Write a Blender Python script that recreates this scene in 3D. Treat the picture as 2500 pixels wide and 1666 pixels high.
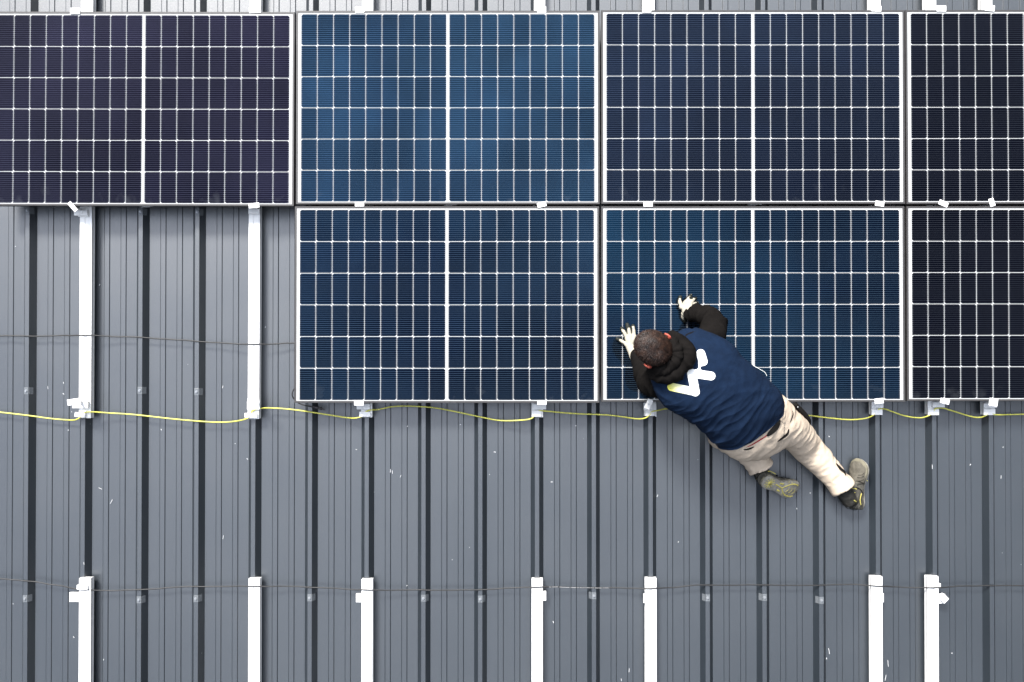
import bpy, bmesh, math, random
from mathutils import Vector, Matrix, noise
R = math.radians
random.seed(7)
for o in list(bpy.data.objects): bpy.data.objects.remove(o)
SC = bpy.context.scene
COL = SC.collection

# ------------------------------------------------------------------ camera
H = 5.5
TILT = 0.0100
SHX = -0.016
W_IMG, H_IMG = 2500.0, 1666.0
S0 = 0.333/138.4                 # metres per photo pixel on the roof sheet
FOC = 36.0*H/(S0*W_IMG)
cam_d = bpy.data.cameras.new('camera'); cam = bpy.data.objects.new('camera', cam_d)
COL.objects.link(cam); SC.camera = cam
cam.location = (0, 0, H); cam.rotation_euler = (TILT, 0, 0)
cam_d.lens = FOC; cam_d.sensor_width = 36; cam_d.sensor_fit = 'HORIZONTAL'
cam_d.shift_x = SHX; cam_d.clip_start = .05; cam_d.clip_end = 500
SC.render.resolution_x = 1024; SC.render.resolution_y = 682
CM = cam.matrix_basis.copy().to_3x3() if False else Matrix.Rotation(TILT, 3, 'X')
def P(px, py, z=0.0):
    u = (px/W_IMG-.5+SHX)*36/FOC
    v = ((H_IMG/2-py)/W_IMG)*36/FOC
    d = CM @ Vector((u, v, -1))
    t = (z-H)/d.z
    return Vector((d.x*t, d.y*t, z))

# ------------------------------------------------------------------ world + sun
SUN_DIR = Vector((.45, -.95, -1)).normalized()      # direction the light travels
SUN_EL = math.asin(-SUN_DIR.z); SUN_AZ = math.atan2(-SUN_DIR.x, -SUN_DIR.y)
w = bpy.data.worlds.new('World'); SC.world = w; w.use_nodes = True
nt = w.node_tree; nt.nodes.clear()
def N(t, **k):
    n = nt.nodes.new(t)
    for a, b in k.items(): setattr(n, a, b)
    return n
L = lambda a, b: nt.links.new(a, b)
out = N('ShaderNodeOutputWorld'); bg = N('ShaderNodeBackground'); sky = N('ShaderNodeTexSky')
sky.sky_type = 'NISHITA'; sky.sun_disc = False; sky.sun_elevation = SUN_EL; sky.sun_rotation = SUN_AZ
sky.dust_density = 2.0
tc = N('ShaderNodeTexCoord'); sep = N('ShaderNodeSeparateXYZ'); L(tc.outputs['Generated'], sep.inputs[0])
ns = N('ShaderNodeTexNoise'); ns.inputs['Scale'].default_value = 3.1; ns.inputs['Detail'].default_value = 5
ns.inputs['Roughness'].default_value = .55
mp = N('ShaderNodeMapping'); mp.inputs['Location'].default_value = (3.3, 1.7, .4); L(tc.outputs['Generated'], mp.inputs[0]); L(mp.outputs[0], ns.inputs['Vector'])
cr = N('ShaderNodeMapRange'); cr.inputs['From Min'].default_value = .36; cr.inputs['From Max'].default_value = .62; L(ns.outputs[0], cr.inputs[0])
mx = N('ShaderNodeMix', data_type='RGBA'); L(cr.outputs[0], mx.inputs[0]); L(sky.outputs[0], mx.inputs[6])
mx.inputs[7].default_value = (8.0, 8.4, 9.0, 1)      # cloud
# overcast luminance gradient: bright overhead, dim towards the horizon
gr = N('ShaderNodeMapRange', interpolation_type='SMOOTHSTEP'); gr.inputs['From Min'].default_value = .42; gr.inputs['From Max'].default_value = .98
gr.inputs['To Min'].default_value = .04; gr.inputs['To Max'].default_value = 1.6; L(sep.outputs[2], gr.inputs[0])
mu = N('ShaderNodeVectorMath', operation='SCALE'); L(mx.outputs[2], mu.inputs[0]); L(gr.outputs[0], mu.inputs['Scale'])
sx_ = N('ShaderNodeMapRange'); sx_.inputs['From Min'].default_value = -.7; sx_.inputs['From Max'].default_value = .7; sx_.inputs['To Min'].default_value = 1.25; sx_.inputs['To Max'].default_value = .52
L(sep.outputs[0], sx_.inputs[0]); mu2 = N('ShaderNodeVectorMath', operation='SCALE'); L(mu.outputs[0], mu2.inputs[0]); L(sx_.outputs[0], mu2.inputs['Scale'])
sy_ = N('ShaderNodeMapRange'); sy_.inputs['From Min'].default_value = -.55; sy_.inputs['From Max'].default_value = .6; sy_.inputs['To Min'].default_value = .42; sy_.inputs['To Max'].default_value = 1.55
L(sep.outputs[1], sy_.inputs[0]); mu3 = N('ShaderNodeVectorMath', operation='SCALE'); L(mu2.outputs[0], mu3.inputs[0]); L(sy_.outputs[0], mu3.inputs['Scale'])
L(mu3.outputs[0], bg.inputs[0]); bg.inputs[1].default_value = .086; L(bg.outputs[0], out.inputs[0])
sd = bpy.data.lights.new('sun', 'SUN'); sun = bpy.data.objects.new('sun', sd); COL.objects.link(sun)
sd.energy = 2.3; sd.angle = R(12); sd.color = (1, .97, .93)
sun.rotation_euler = SUN_DIR.to_track_quat('-Z', 'Y').to_euler()
SC.view_settings.view_transform = 'Standard'; SC.view_settings.look = 'None'; SC.view_settings.gamma = 1
SC.view_settings.exposure = 1.83

# ------------------------------------------------------------------ materials
def mat(name, col, rough=.6, spec=.5, metal=0, bump=0, bscale=200, var=0, vscale=8, coat=0, build=None, sheen=0):
    m = bpy.data.materials.new(name); m.use_nodes = True
    t = m.node_tree; b = t.nodes['Principled BSDF']
    b.inputs['Base Color'].default_value = (*col, 1); b.inputs['Roughness'].default_value = rough
    b.inputs['Specular IOR Level'].default_value = spec; b.inputs['IOR'].default_value = 1.60 if name == 'painted_roof_steel' else 1.5; b.inputs['Metallic'].default_value = metal
    b.inputs['Coat Weight'].default_value = coat; b.inputs['Sheen Weight'].default_value = sheen
    g = t.nodes.new('ShaderNodeTexCoord')
    if var:
        n = t.nodes.new('ShaderNodeTexNoise'); n.inputs['Scale'].default_value = vscale; n.inputs['Detail'].default_value = 6
        t.links.new(g.outputs['Object'], n.inputs['Vector'])
        r = t.nodes.new('ShaderNodeMapRange'); r.inputs['From Min'].default_value = .3; r.inputs['From Max'].default_value = .7
        r.inputs['To Min'].default_value = 1-var; r.inputs['To Max'].default_value = 1+var
        t.links.new(n.outputs[0], r.inputs[0])
        v = t.nodes.new('ShaderNodeVectorMath'); v.operation = 'SCALE'; v.inputs[0].default_value = col
        t.links.new(r.outputs[0], v.inputs['Scale']); t.links.new(v.outputs[0], b.inputs['Base Color'])
    if bump:
        n = t.nodes.new('ShaderNodeTexNoise'); n.inputs['Scale'].default_value = bscale; n.inputs['Detail'].default_value = 3
        t.links.new(g.outputs['Object'], n.inputs['Vector'])
        k = t.nodes.new('ShaderNodeBump'); k.inputs['Strength'].default_value = bump; k.inputs['Distance'].default_value = .002
        t.links.new(n.outputs[0], k.inputs['Height']); t.links.new(k.outputs[0], b.inputs['Normal'])
    if build: build(m, t, b, g)
    return m

def roof_nodes(m, t, b, g):
    def node(k, **a):
        n = t.nodes.new(k)
        for x, y in a.items(): setattr(n, x, y)
        return n
    # fine paint grain, broad weathering, streaks down the slope, white specks
    n1 = node('ShaderNodeTexNoise'); n1.inputs['Scale'].default_value = 290; n1.inputs['Detail'].default_value = 4
    n2 = node('ShaderNodeTexNoise'); n2.inputs['Scale'].default_value = 1.7; n2.inputs['Detail'].default_value = 7
    mp = node('ShaderNodeMapping'); mp.inputs['Scale'].default_value = (45, 1.1, 10)
    n3 = node('ShaderNodeTexNoise'); n3.inputs['Scale'].default_value = 1; n3.inputs['Detail'].default_value = 5
    for q in (n1, n2): t.links.new(g.outputs['Object'], q.inputs['Vector'])
    t.links.new(g.outputs['Object'], mp.inputs[0]); t.links.new(mp.outputs[0], n3.inputs['Vector'])
    def rng(src, a, bb, c, d):
        r = node('ShaderNodeMapRange'); r.inputs[1].default_value = a; r.inputs[2].default_value = bb
        r.inputs[3].default_value = c; r.inputs[4].default_value = d; t.links.new(src, r.inputs[0]); return r.outputs[0]
    def mul(x, y):
        q = node('ShaderNodeMath', operation='MULTIPLY'); t.links.new(x, q.inputs[0]); t.links.new(y, q.inputs[1]); return q.outputs[0]
    f = mul(mul(rng(n1.outputs[0], .3, .7, .80, 1.20), rng(n2.outputs[0], .3, .7, .93, 1.08)), rng(n3.outputs[0], .3, .7, .96, 1.05))
    v = node('ShaderNodeVectorMath', operation='SCALE'); v.inputs[0].default_value = ROOFC
    t.links.new(f, v.inputs['Scale'])
    vo = node('ShaderNodeTexVoronoi'); vo.inputs['Scale'].default_value = 9; t.links.new(g.outputs['Object'], vo.inputs['Vector'])
    s1 = rng(vo.outputs['Distance'], .014, .026, 1, 0)
    wn = node('ShaderNodeSeparateColor'); t.links.new(vo.outputs['Color'], wn.inputs[0])
    s2 = rng(wn.outputs[0], .78, .82, 0, 1)
    sp = mul(s1, s2)
    mm = node('ShaderNodeMix', data_type='RGBA'); t.links.new(sp, mm.inputs[0]); t.links.new(v.outputs[0], mm.inputs[6])
    mm.inputs[7].default_value = (.5, .5, .5, 1)
    t.links.new(mm.outputs[2], b.inputs['Base Color'])
    k = node('ShaderNodeBump'); k.inputs['Strength'].default_value = .55; k.inputs['Distance'].default_value = .001
    t.links.new(n1.outputs[0], k.inputs['Height']); t.links.new(k.outputs[0], b.inputs['Normal'])
    t.links.new(rng(n2.outputs[0], .3, .7, .34, .43), b.inputs['Roughness'])
ROOFC = (.0138, .0190, .0245)
M_roof = mat('painted_roof_steel', ROOFC, .45, 1.0, build=roof_nodes)

def cell_nodes(m, t, b, g):
    def node(k, **a):
        n = t.nodes.new(k)
        for x, y in a.items(): setattr(n, x, y)
        return n
    uv = node('ShaderNodeUVMap'); uv.uv_map = 'cell'
    s = node('ShaderNodeSeparateXYZ'); t.links.new(uv.outputs[0], s.inputs[0])
    def M(op, x, y=None, c=None):
        q = node('ShaderNodeMath', operation=op)
        for i, val in enumerate((x, y, c)):
            if val is None: continue
            if isinstance(val, (int, float)): q.inputs[i].default_value = val
            else: t.links.new(val, q.inputs[i])
        return q.outputs[0]
    oi = node('ShaderNodeObjectInfo')
    at = node('ShaderNodeAttribute'); at.attribute_name = 'cellrand'
    # wire pattern
    fv = M('FRACT', M('MULTIPLY', s.outputs[1], 16.0))
    wire = M('LESS_THAN', M('ABSOLUTE', M('SUBTRACT', fv, .5)), .12)
    edge = M('GREATER_THAN', M('ABSOLUTE', M('SUBTRACT', s.outputs[0], .5)), .44)
    pad = M('MULTIPLY', wire, edge)
    # cell to cell tone, soft blotches of sky reflection painted into the tint
    geo = node('ShaderNodeTexCoord')
    addv = node('ShaderNodeVectorMath', operation='ADD'); t.links.new(geo.outputs['Object'], addv.inputs[0])
    cmb = node('ShaderNodeCombineXYZ'); t.links.new(M('MULTIPLY', oi.outputs['Random'], 37.0), cmb.inputs[0]); t.links.new(M('MULTIPLY', oi.outputs['Random'], 91.0), cmb.inputs[1])
    t.links.new(cmb.outputs[0], addv.inputs[1])
    nz = node('ShaderNodeTexNoise'); nz.inputs['Scale'].default_value = 1.6; nz.inputs['Detail'].default_value = 3
    t.links.new(addv.outputs[0], nz.inputs['Vector'])
    rr = M('FRACT', M('ADD', at.outputs['Fac'], M('MULTIPLY', oi.outputs['Random'], 7.31)))
    tone = M('ADD', M('MULTIPLY', rr, .42), .79)
    rg = node('ShaderNodeMapRange'); rg.inputs[1].default_value = .33; rg.inputs[2].default_value = .67; rg.inputs[3].default_value = .72; rg.inputs[4].default_value = 1.32
    t.links.new(nz.outputs[0], rg.inputs[0])
    tone = M('MULTIPLY', tone, rg.outputs[0])
    sc = node('ShaderNodeVectorMath', operation='SCALE'); t.links.new(oi.outputs['Color'], sc.inputs[0]); t.links.new(tone, sc.inputs['Scale'])
    m1 = node('ShaderNodeMix', data_type='RGBA'); t.links.new(wire, m1.inputs[0]); m1.inputs[6].default_value = (.0008, .0011, .0026, 1)
    t.links.new(sc.outputs[0], b.inputs['Specular Tint'])  # coating tint, also holding the sky colour each panel reflects
    wv = node('ShaderNodeVectorMath', operation='MULTIPLY_ADD'); t.links.new(oi.outputs['Color'], wv.inputs[0])
    wv.inputs[1].default_value = (.065, .060, .052); wv.inputs[2].default_value = (.015, .017, .021); t.links.new(wv.outputs[0], m1.inputs[7])  # wire colour with the panel's sky reflection painted in
    m2 = node('ShaderNodeMix', data_type='RGBA'); t.links.new(pad, m2.inputs[0]); t.links.new(m1.outputs[2], m2.inputs[6])
    m2.inputs[7].default_value = (.13, .14, .16, 1)
    # dust smudges near the edges of the laminate
    nd = node('ShaderNodeTexNoise'); nd.inputs['Scale'].default_value = 9; nd.inputs['Detail'].default_value = 6; t.links.new(addv.outputs[0], nd.inputs['Vector'])
    so = node('ShaderNodeSeparateXYZ'); t.links.new(geo.outputs['Object'], so.inputs[0])
    low = node('ShaderNodeMapRange'); low.inputs[1].default_value = -.44; low.inputs[2].default_value = -.54; low.inputs[3].default_value = 0; low.inputs[4].default_value = 1
    t.links.new(so.outputs[1], low.inputs[0])
    dd = node('ShaderNodeMapRange'); dd.inputs[1].default_value = .58; dd.inputs[2].default_value = .80; dd.inputs[3].default_value = 0; dd.inputs[4].default_value = .16
    t.links.new(nd.outputs[0], dd.inputs[0])
    m3 = node('ShaderNodeMix', data_type='RGBA'); t.links.new(M('MULTIPLY', low.outputs[0], dd.outputs[0]), m3.inputs[0]); t.links.new(m2.outputs[2], m3.inputs[6])
    m3.inputs[7].default_value = (.22, .24, .26, 1)
    t.links.new(m3.outputs[2], b.inputs['Base Color'])
M_cell = mat('silicon_cell', (.001, .0013, .003), .06, .5, build=cell_nodes)
M_back = mat('white_backsheet', (.42, .425, .42), .09, .05)
M_frame = mat('black_anodised_frame', (.040, .037, .036), .42, .5, var=.12, vscale=20)
M_alu = mat('bright_aluminium', (.78, .775, .76), .45, .5, var=.05, vscale=30, bump=.1, bscale=300)
M_galv = mat('galvanised_steel', (.55, .56, .57), .38, .5, metal=.25, var=.12, vscale=60, bump=.2)
M_plate = mat('clear_sealing_plate', (.12, .13, .14), .3, .5, var=.15, vscale=120)
M_screw = mat('zinc_screw', (.30, .31, .32), .3, .7, metal=.5)
M_cab = mat('black_cable_rubber', (.020, .019, .019), .5, .5)
M_yel = mat('yellow_green_insulation', (.60, .58, .10), .42, .5, var=.06, vscale=6)
M_print = mat('cable_print', (.4, .4, .4), .6)
M_label = mat('paper_label', (.55, .55, .54), .6)
M_navy = mat('navy_jersey', (.0050, .0134, .034), .9, .12, bump=.5, bscale=420, var=.14, vscale=30)
M_emb = mat('print_white', (.80, .82, .78), .6, .3)
M_hood = mat('black_sweat_fabric', (.0078, .0068, .0063), .95, .05, bump=.5, bscale=350, var=.2, vscale=25)
M_trou = mat('beige_canvas', (.58, .475, .365), .9, .15, bump=.35, bscale=260, var=.06, vscale=22)
M_trim = mat('black_canvas', (.010, .009, .008), .9, .15, bump=.4, bscale=200)
M_red = mat('red_waistband', (.30, .012, .018), .8, .2)
M_skin = mat('skin', (.42, .20, .13), .5, .4, var=.1, vscale=40)
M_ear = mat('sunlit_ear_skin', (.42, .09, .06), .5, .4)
M_hair = mat('dark_brown_hair', (.0105, .0056, .0040), .8, .12, var=.3, vscale=60)
M_glove = mat('cream_knit', (.40, .37, .30), .95, .1, bump=.7, bscale=600, var=.08, vscale=50)
M_rub = mat('dark_nitrile', (.016, .018, .014), .7, .3, bump=.4, bscale=400)
M_boot = mat('worn_nubuck', (.062, .058, .048), .85, .25, bump=.5, bscale=180, var=.4, vscale=28)
M_collar = mat('boot_collar_mesh', (.026, .025, .022), .9, .2, bump=.6, bscale=250, var=.3, vscale=40)
M_toe = mat('dusty_nubuck', (.100, .091, .072), .85, .2, bump=.5, bscale=180, var=.3, vscale=30)
M_sole = mat('grey_rubber_sole', (.25, .235, .20), .8, .3, var=.3, vscale=40, bump=.5, bscale=120)
M_acid = mat('yellow_rubber', (.46, .40, .10), .7, .3, var=.15, vscale=50)
M_mid = mat('dusty_midsole', (.17, .155, .11), .7, .3, var=.2, vscale=40)
M_swarf = mat('white_swarf', (.7, .7, .7), .5)

# ------------------------------------------------------------------ helpers
class MB:
    def __init__(s): s.v = []; s.f = []; s.m = []
    def add(s, vs, fs, mi=0):
        o = len(s.v); s.v += [Vector(v) for v in vs]; s.f += [tuple(i+o for i in f) for f in fs]; s.m += [mi]*len(fs)
    def box(s, c, size, M=None, bev=0.0, mi=0):
        bm = bmesh.new(); bmesh.ops.create_cube(bm, size=1)
        for v in bm.verts: v.co = Vector((v.co.x*size[0], v.co.y*size[1], v.co.z*size[2]))
        if bev: bmesh.ops.bevel(bm, geom=bm.edges[:], offset=bev, segments=2, affect='EDGES', profile=.5)
        bm.verts.index_update()
        T = Matrix.Translation(c) @ (M.to_4x4() if M else Matrix())
        s.add([T @ v.co for v in bm.verts], [[v.index for v in f.verts] for f in bm.faces], mi); bm.free()
    def cyl(s, c, r, h, n=12, M=None, r2=None, mi=0):
        r2 = r if r2 is None else r2
        T = Matrix.Translation(c) @ (M.to_4x4() if M else Matrix())
        a = [T @ Vector((r*math.cos(2*math.pi*i/n), r*math.sin(2*math.pi*i/n), -h/2)) for i in range(n)]
        b = [T @ Vector((r2*math.cos(2*math.pi*i/n), r2*math.sin(2*math.pi*i/n), h/2)) for i in range(n)]
        s.add(a+b, [(i, (i+1) % n, n+(i+1) % n, n+i) for i in range(n)]+[tuple(range(n))[::-1], tuple(range(n, 2*n))], mi)
    def rings(s, rs, cap=True, mi=0):
        n = len(rs[0]); vs = [p for r in rs for p in r]; fs = []
        for k in range(len(rs)-1):
            for i in range(n): fs.append((k*n+i, k*n+(i+1) % n, (k+1)*n+(i+1) % n, (k+1)*n+i))
        if cap: fs += [tuple(range(n))[::-1], tuple(range((len(rs)-1)*n, len(rs)*n))]
        s.add(vs, fs, mi)
    def tube(s, pts, rad, n=12, flat=1.0, mi=0, round_ends=True, up=Vector((0, 0, 1))):
        pts = [Vector(p) for p in pts]
        if not isinstance(rad, (list, tuple)): rad = [rad]*len(pts)
        rad = list(rad)
        rs = []; last = None
        m = len(pts)
        T = [(pts[min(i+1, m-1)]-pts[max(i-1, 0)]).normalized() for i in range(m)]
        def ring(c, t, r):
            nonlocal last
            if last is None:
                a = up.cross(t)
                if a.length < .1: a = Vector((1, 0, 0)).cross(t)
                last = a.normalized()
            a = (last-t*last.dot(t)).normalized(); last = a; b = t.cross(a)
            return [c+a*r*math.cos(2*math.pi*i/n)+b*r*flat*math.sin(2*math.pi*i/n) for i in range(n)]
        if round_ends:
            for q in (75, 45, 20): rs.append(ring(pts[0]-T[0]*rad[0]*math.sin(R(q)), T[0], rad[0]*math.cos(R(q))))
        for p, t, r in zip(pts, T, rad): rs.append(ring(p, t, r))
        if round_ends:
            for q in (20, 45, 75): rs.append(ring(pts[-1]+T[-1]*rad[-1]*math.sin(R(q)), T[-1], rad[-1]*math.cos(R(q))))
        s.rings(rs, True, mi)
    def ell(s, c, ax, n=20, mi=0):
        """ellipsoid; ax = three Vectors (semi axes)"""
        rs = []
        for k in range(1, n):
            th = math.pi*k/n
            rs.append([Vector(c)+ax[2]*math.cos(th)+(ax[0]*math.cos(2*math.pi*i/(2*n))+ax[1]*math.sin(2*math.pi*i/(2*n)))*math.sin(th) for i in range(2*n)])
        s.rings(rs[::-1], True, mi)
    def build(s, name, mats, parent=None, smooth=True, loc=None):
        me = bpy.data.meshes.new(name)
        o0 = loc or Vector((0, 0, 0))
        me.from_pydata([tuple(v-o0) for v in s.v], [], s.f); me.update()
        if not isinstance(mats, (list, tuple)): mats = [mats]
        for m in mats: me.materials.append(m)
        for p, mi in zip(me.polygons, s.m): p.material_index = mi; p.use_smooth = smooth
        o = bpy.data.objects.new(name, me); COL.objects.link(o); o.location = o0
        if parent:
            o.parent = parent; o.location = o0-(WORLD_LOC.get(parent.name, Vector((0, 0, 0))))
        WORLD_LOC[o.name] = o0
        return o
WORLD_LOC = {}
def catmull(pts, k=8):
    """pts: list of tuples of equal length; returns a denser list"""
    n = len(pts); res = []
    for i in range(n-1):
        p0, p1, p2, p3 = pts[max(i-1, 0)], pts[i], pts[i+1], pts[min(i+2, n-1)]
        for j in range(k):
            t = j/k
            res.append(tuple(.5*((2*b)+(-a+c)*t+(2*a-5*b+4*c-d)*t*t+(-a+3*b-3*c+d)*t**3) for a, b, c, d in zip(p0, p1, p2, p3)))
    res.append(tuple(pts[-1])); return res
def empty(name, loc, label=None, cat=None, group=None):
    o = bpy.data.objects.new(name, None); COL.objects.link(o); o.location = loc; o.empty_display_size = .05
    WORLD_LOC[o.name] = Vector(loc)
    tag(o, label, cat, group); return o
def tag(o, label=None, cat=None, group=None, kind=None):
    if label: o['label'] = label
    if cat: o['category'] = cat
    if group: o['group'] = group
    if kind: o['kind'] = kind
    return o
def autosmooth(o, ang=40):
    for p in o.data.polygons: p.use_smooth = True
    m = o.modifiers.new('es', 'EDGE_SPLIT'); m.split_angle = R(ang)
def remesh(o, vox, sm=6, fac=.5):
    m = o.modifiers.new('rm', 'REMESH'); m.mode = 'VOXEL'; m.voxel_size = vox; m.use_smooth_shade = True
    if sm:
        s = o.modifiers.new('sm', 'SMOOTH'); s.iterations = sm; s.factor = fac
    return o

# ------------------------------------------------------------------ roof sheeting
ZR = .042                                    # rib height
PITCH = .3306
XR0 = P(1311, 833, 0).x                       # a rib centre line
def roof():
    prof = []
    def micro(a, b): return [(a, 0), (a+.0038, .0048), (b-.0038, .0048), (b, 0)]
    unit = [(-.0372, 0), (-.0125, ZR), (.0125, ZR), (.0372, 0)] + micro(.1005, .1355) + micro(.1975, .2325)
    for k in range(-26, 27):
        for dx, z in unit: prof.append((XR0+k*PITCH+dx, z))
    ys = [-9.0+.6*i for i in range(31)]
    vs = [Vector((x, y, z)) for y in ys for x, z in prof]; n = len(prof); fs = []
    for j in range(len(ys)-1):
        for i in range(n-1): fs.append((j*n+i, j*n+i+1, (j+1)*n+i+1, (j+1)*n+i))
    mb = MB(); mb.add(vs, fs)
    o = mb.build('metal_roof', M_roof, smooth=False)
    b = o.modifiers.new('bev', 'BEVEL'); b.width = .0009; b.segments = 2; b.limit_method = 'ANGLE'; b.angle_limit = R(25)
    tag(o, 'anthracite ribbed steel roof sheeting under everything else', 'roof')
roof()

# ------------------------------------------------------------------ solar panels
ZP = .170                                    # top of the panel frames
PW, PH = 1.735, 1.118
FD = .035
def panel_meshes():
    # frame: four mitred bars with a lip
    mb = MB(); t = .011
    W2, H2 = PW/2, PH/2
    def loop(w, h, z): return [Vector((-w, -h, z)), Vector((w, -h, z)), Vector((w, h, z)), Vector((-w, h, z))]
    b = .0012
    L = [loop(W2-t, H2-t, -FD), loop(W2, H2, -FD), loop(W2, H2, -b), loop(W2-b, H2-b, 0), loop(W2-t+.0005, H2-t+.0005, 0), loop(W2-t, H2-t, -.0018), loop(W2-t, H2-t, -FD)]
    for a, c in zip(L, L[1:]):
        mb.add(a+c, [(i, (i+1) % 4, 4+(i+1) % 4, 4+i) for i in range(4)])
    # small corner mitre seams
    fr = mb.build('frame', M_frame, smooth=False)
    mb = MB(); mb.box((0, 0, -.0050), (PW-.021, PH-.021, .006))
    bs = mb.build('backsheet', M_back, smooth=False)
    # cells
    vs = []; fs = []; uvs = []; rnd = []
    rg = random.Random(3)
    x0 = -W2+.0285; xm = .0076; pitch = (W2-.0285-xm)/9
    ytop = H2-.0205; rowp = (PH-.0205-.0165)/6
    gx, gy, ch = .0024, .0038, .0085
    z = -.0012
    for half in (0, 1):
        for c in range(9):
            xa = (x0 if half == 0 else xm)+c*pitch+gx/2; xb = xa+pitch-gx
            for r in range(6):
                yb = ytop-r*rowp-(gy/2 if r else 0); ya = ytop-(r+1)*rowp+(gy/2 if r < 5 else 0)
                left = (r+half) % 2 == 0
                if left: pts = [(xa+ch, ya), (xb, ya), (xb, yb), (xa+ch, yb), (xa, yb-ch), (xa, ya+ch)]
                else: pts = [(xa, ya), (xb-ch, ya), (xb, ya+ch), (xb, yb-ch), (xb-ch, yb), (xa, yb)]
                o = len(vs); vs += [(x, y, z) for x, y in pts]; fs.append(tuple(range(o, o+6)))
                uvs += [((x-xa)/(xb-xa), (y-ya)/(yb-ya)) for x, y in pts]; rnd.append(rg.random())
    me = bpy.data.meshes.new('cell_grid'); me.from_pydata(vs, [], fs); me.materials.append(M_cell)
    uvl = me.uv_layers.new(name='cell')
    for i, u in enumerate(uvs): uvl.data[i].uv = u
    at = me.attributes.new('cellrand', 'FLOAT', 'FACE')
    for i, r in enumerate(rnd): at.data[i].value = r
    ce = bpy.data.objects.new('cell_grid', me); COL.objects.link(ce)
    mb = MB(); mb.box((.02, -H2-.0008, -.020), (.062, .0012, .012)); mb.box((-.0, -H2-.0005, -FD-.0006), (.05, .004, .001))
    # product sticker on the frame side (blank strip)
    st = mb.build('sticker', M_label, smooth=False)
    return fr, bs, ce, st
PARTS = panel_meshes()
panels = [  # left, top, right, bottom (photo px), colour, label, rot deg
 (-19, 29, 718.5, 503, (.102, .094, .20), 'solar panel with purplish cells, top left corner, bare roof below it', -.12),
 (722.5, 26.5, 1464, 499, (.115, .335, .66), 'brightest blue solar panel, in the top row beside the purplish one', 0),
 (1468, 25, 2209, 498, (.075, .135, .28), 'navy solar panel of the top row, above the one the worker leans on', 0),
 (2212, 24, 2953, 498, (.022, .033, .085), 'near-black solar panel cut by the right edge, upper one of the two', .1),
 (719, 504, 1463, 984, (.070, .215, .44), 'blue solar panel of the lower row with the open roof to its left', 0),
 (1468, 504, 2209, 981.5, (.046, .235, .50), 'deep blue solar panel under the worker and his hands', 0),
 (2214, 504, 2956, 979.5, (.012, .019, .058), 'near-black solar panel cut by the right edge, lower one of the two', 0),
]
first = True
for (l, t_, r_, b_, col, lab, rot) in panels:
    a = P(l, (t_+b_)/2, ZP); c = P(r_, (t_+b_)/2, ZP); d = P((l+r_)/2, t_, ZP); e = P((l+r_)/2, b_, ZP)
    ctr = Vector(((a.x+c.x)/2, (d.y+e.y)/2, ZP))
    root = empty('solar_panel', ctr, lab, 'solar panel', 'solar panels mounted on the roof')
    root.rotation_euler.z = R(rot)
    sx, sy = (c.x-a.x)/PW, (d.y-e.y)/PH
    root.scale = (sx, sy, 1)
    root.rotation_euler.x = R(random.uniform(-.12, .12)); root.rotation_euler.y = R(random.uniform(-.1, .1))
    for src in PARTS:
        q = src if first else src.copy()
        if not first: COL.objects.link(q)
        q.parent = root
        q.color = (*col, 1)
    first = False

# ------------------------------------------------------------------ rails
ORD = ['leftmost', 'second from the left', 'third from the left', 'fourth from the left', 'fifth from the left', 'third from the right', 'second from the right', 'rightmost']
ZT = .068                                    # top of the rails
def rail(px0, py0, px1, py1, wpx, label, group):
    a = P(px0, py0, ZT); b = P(px1, py1, ZT); wd = wpx*S0*(H-ZT)/H
    root = empty('mounting_rail', Vector((b.x, b.y, ZR)), label, 'rail', group)
    L_ = (a-b).length; ang = math.atan2(b.x-a.x, -(b.y-a.y)) if False else math.atan2(-(a.x-b.x), a.y-b.y)
    M_ = Matrix.Rotation(ang, 3, 'Z')
    w2 = wd/2
    pr = [(-w2-.001, ZR-.012), (-w2-.001, ZR-.009), (-w2+.002, ZR+.0015), (-w2, ZT-.001), (-w2+.001, ZT), (-.006, ZT), (-.0055, ZT-.003), (.0055, ZT-.003), (.006, ZT), (w2-.001, ZT), (w2, ZT-.001), (w2-.002, ZR+.0015), (w2+.001, ZR-.009), (w2+.001, ZR-.012)]
    mb = MB()
    mb.add([b+M_ @ Vector((x, y, 0))+Vector((0, 0, z-b.z)) for y in (0, L_) for x, z in pr],
           [(i, i+1, len(pr)+i+1, len(pr)+i) for i in range(len(pr)-1)]+[tuple(range(len(pr)))[::-1], tuple(range(len(pr), 2*len(pr)))])
    mb.build('rail_bar', M_alu, root, smooth=False)
    return root
UP = [(212.5, 207, 1021, 29.5), (623.5, 618.5, 1023, 27.5), (897.5, 894.5, 1019, 27), (1317.5, 1311, 1019, 27), (1584, 1588, 1016, 28), (2136.5, 2141, 1013, 27), (2272, 2278.5, 1013, 27.5), (2409, 2415, 1013, 27.5)]
for (xt, xb, yb, wp), nm in zip(UP, ORD):
    sl = (xb-xt)/1015.
    rail(xt-sl*700, -700, xb, yb, wp, 'long white rail beneath the panels, %s of eight' % nm, 'upper roof rails carrying the panels')
LOW = [(207.5, 1412, 29), (620.5, 1413, 28), (896, 1415, 27), (1311.7, 1414, 27), (1589.4, 1412, 27), (2140.8, 1408, 27.5), (2277.5, 1407.5, 27.5)]
ORDL = ['leftmost', 'second from the left', 'third from the left', 'fourth from the left', 'third from the right', 'second from the right', 'rightmost']
for (x, y, wp), nm in zip(LOW, ORDL):
    sl = (x-1290)*.00001*2
    rail(x, y, x+(x-1290)*.004, 2300, wp, 'white rail starting on the bare roof below, %s of seven' % nm, 'lower roof rails waiting for panels')

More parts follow.
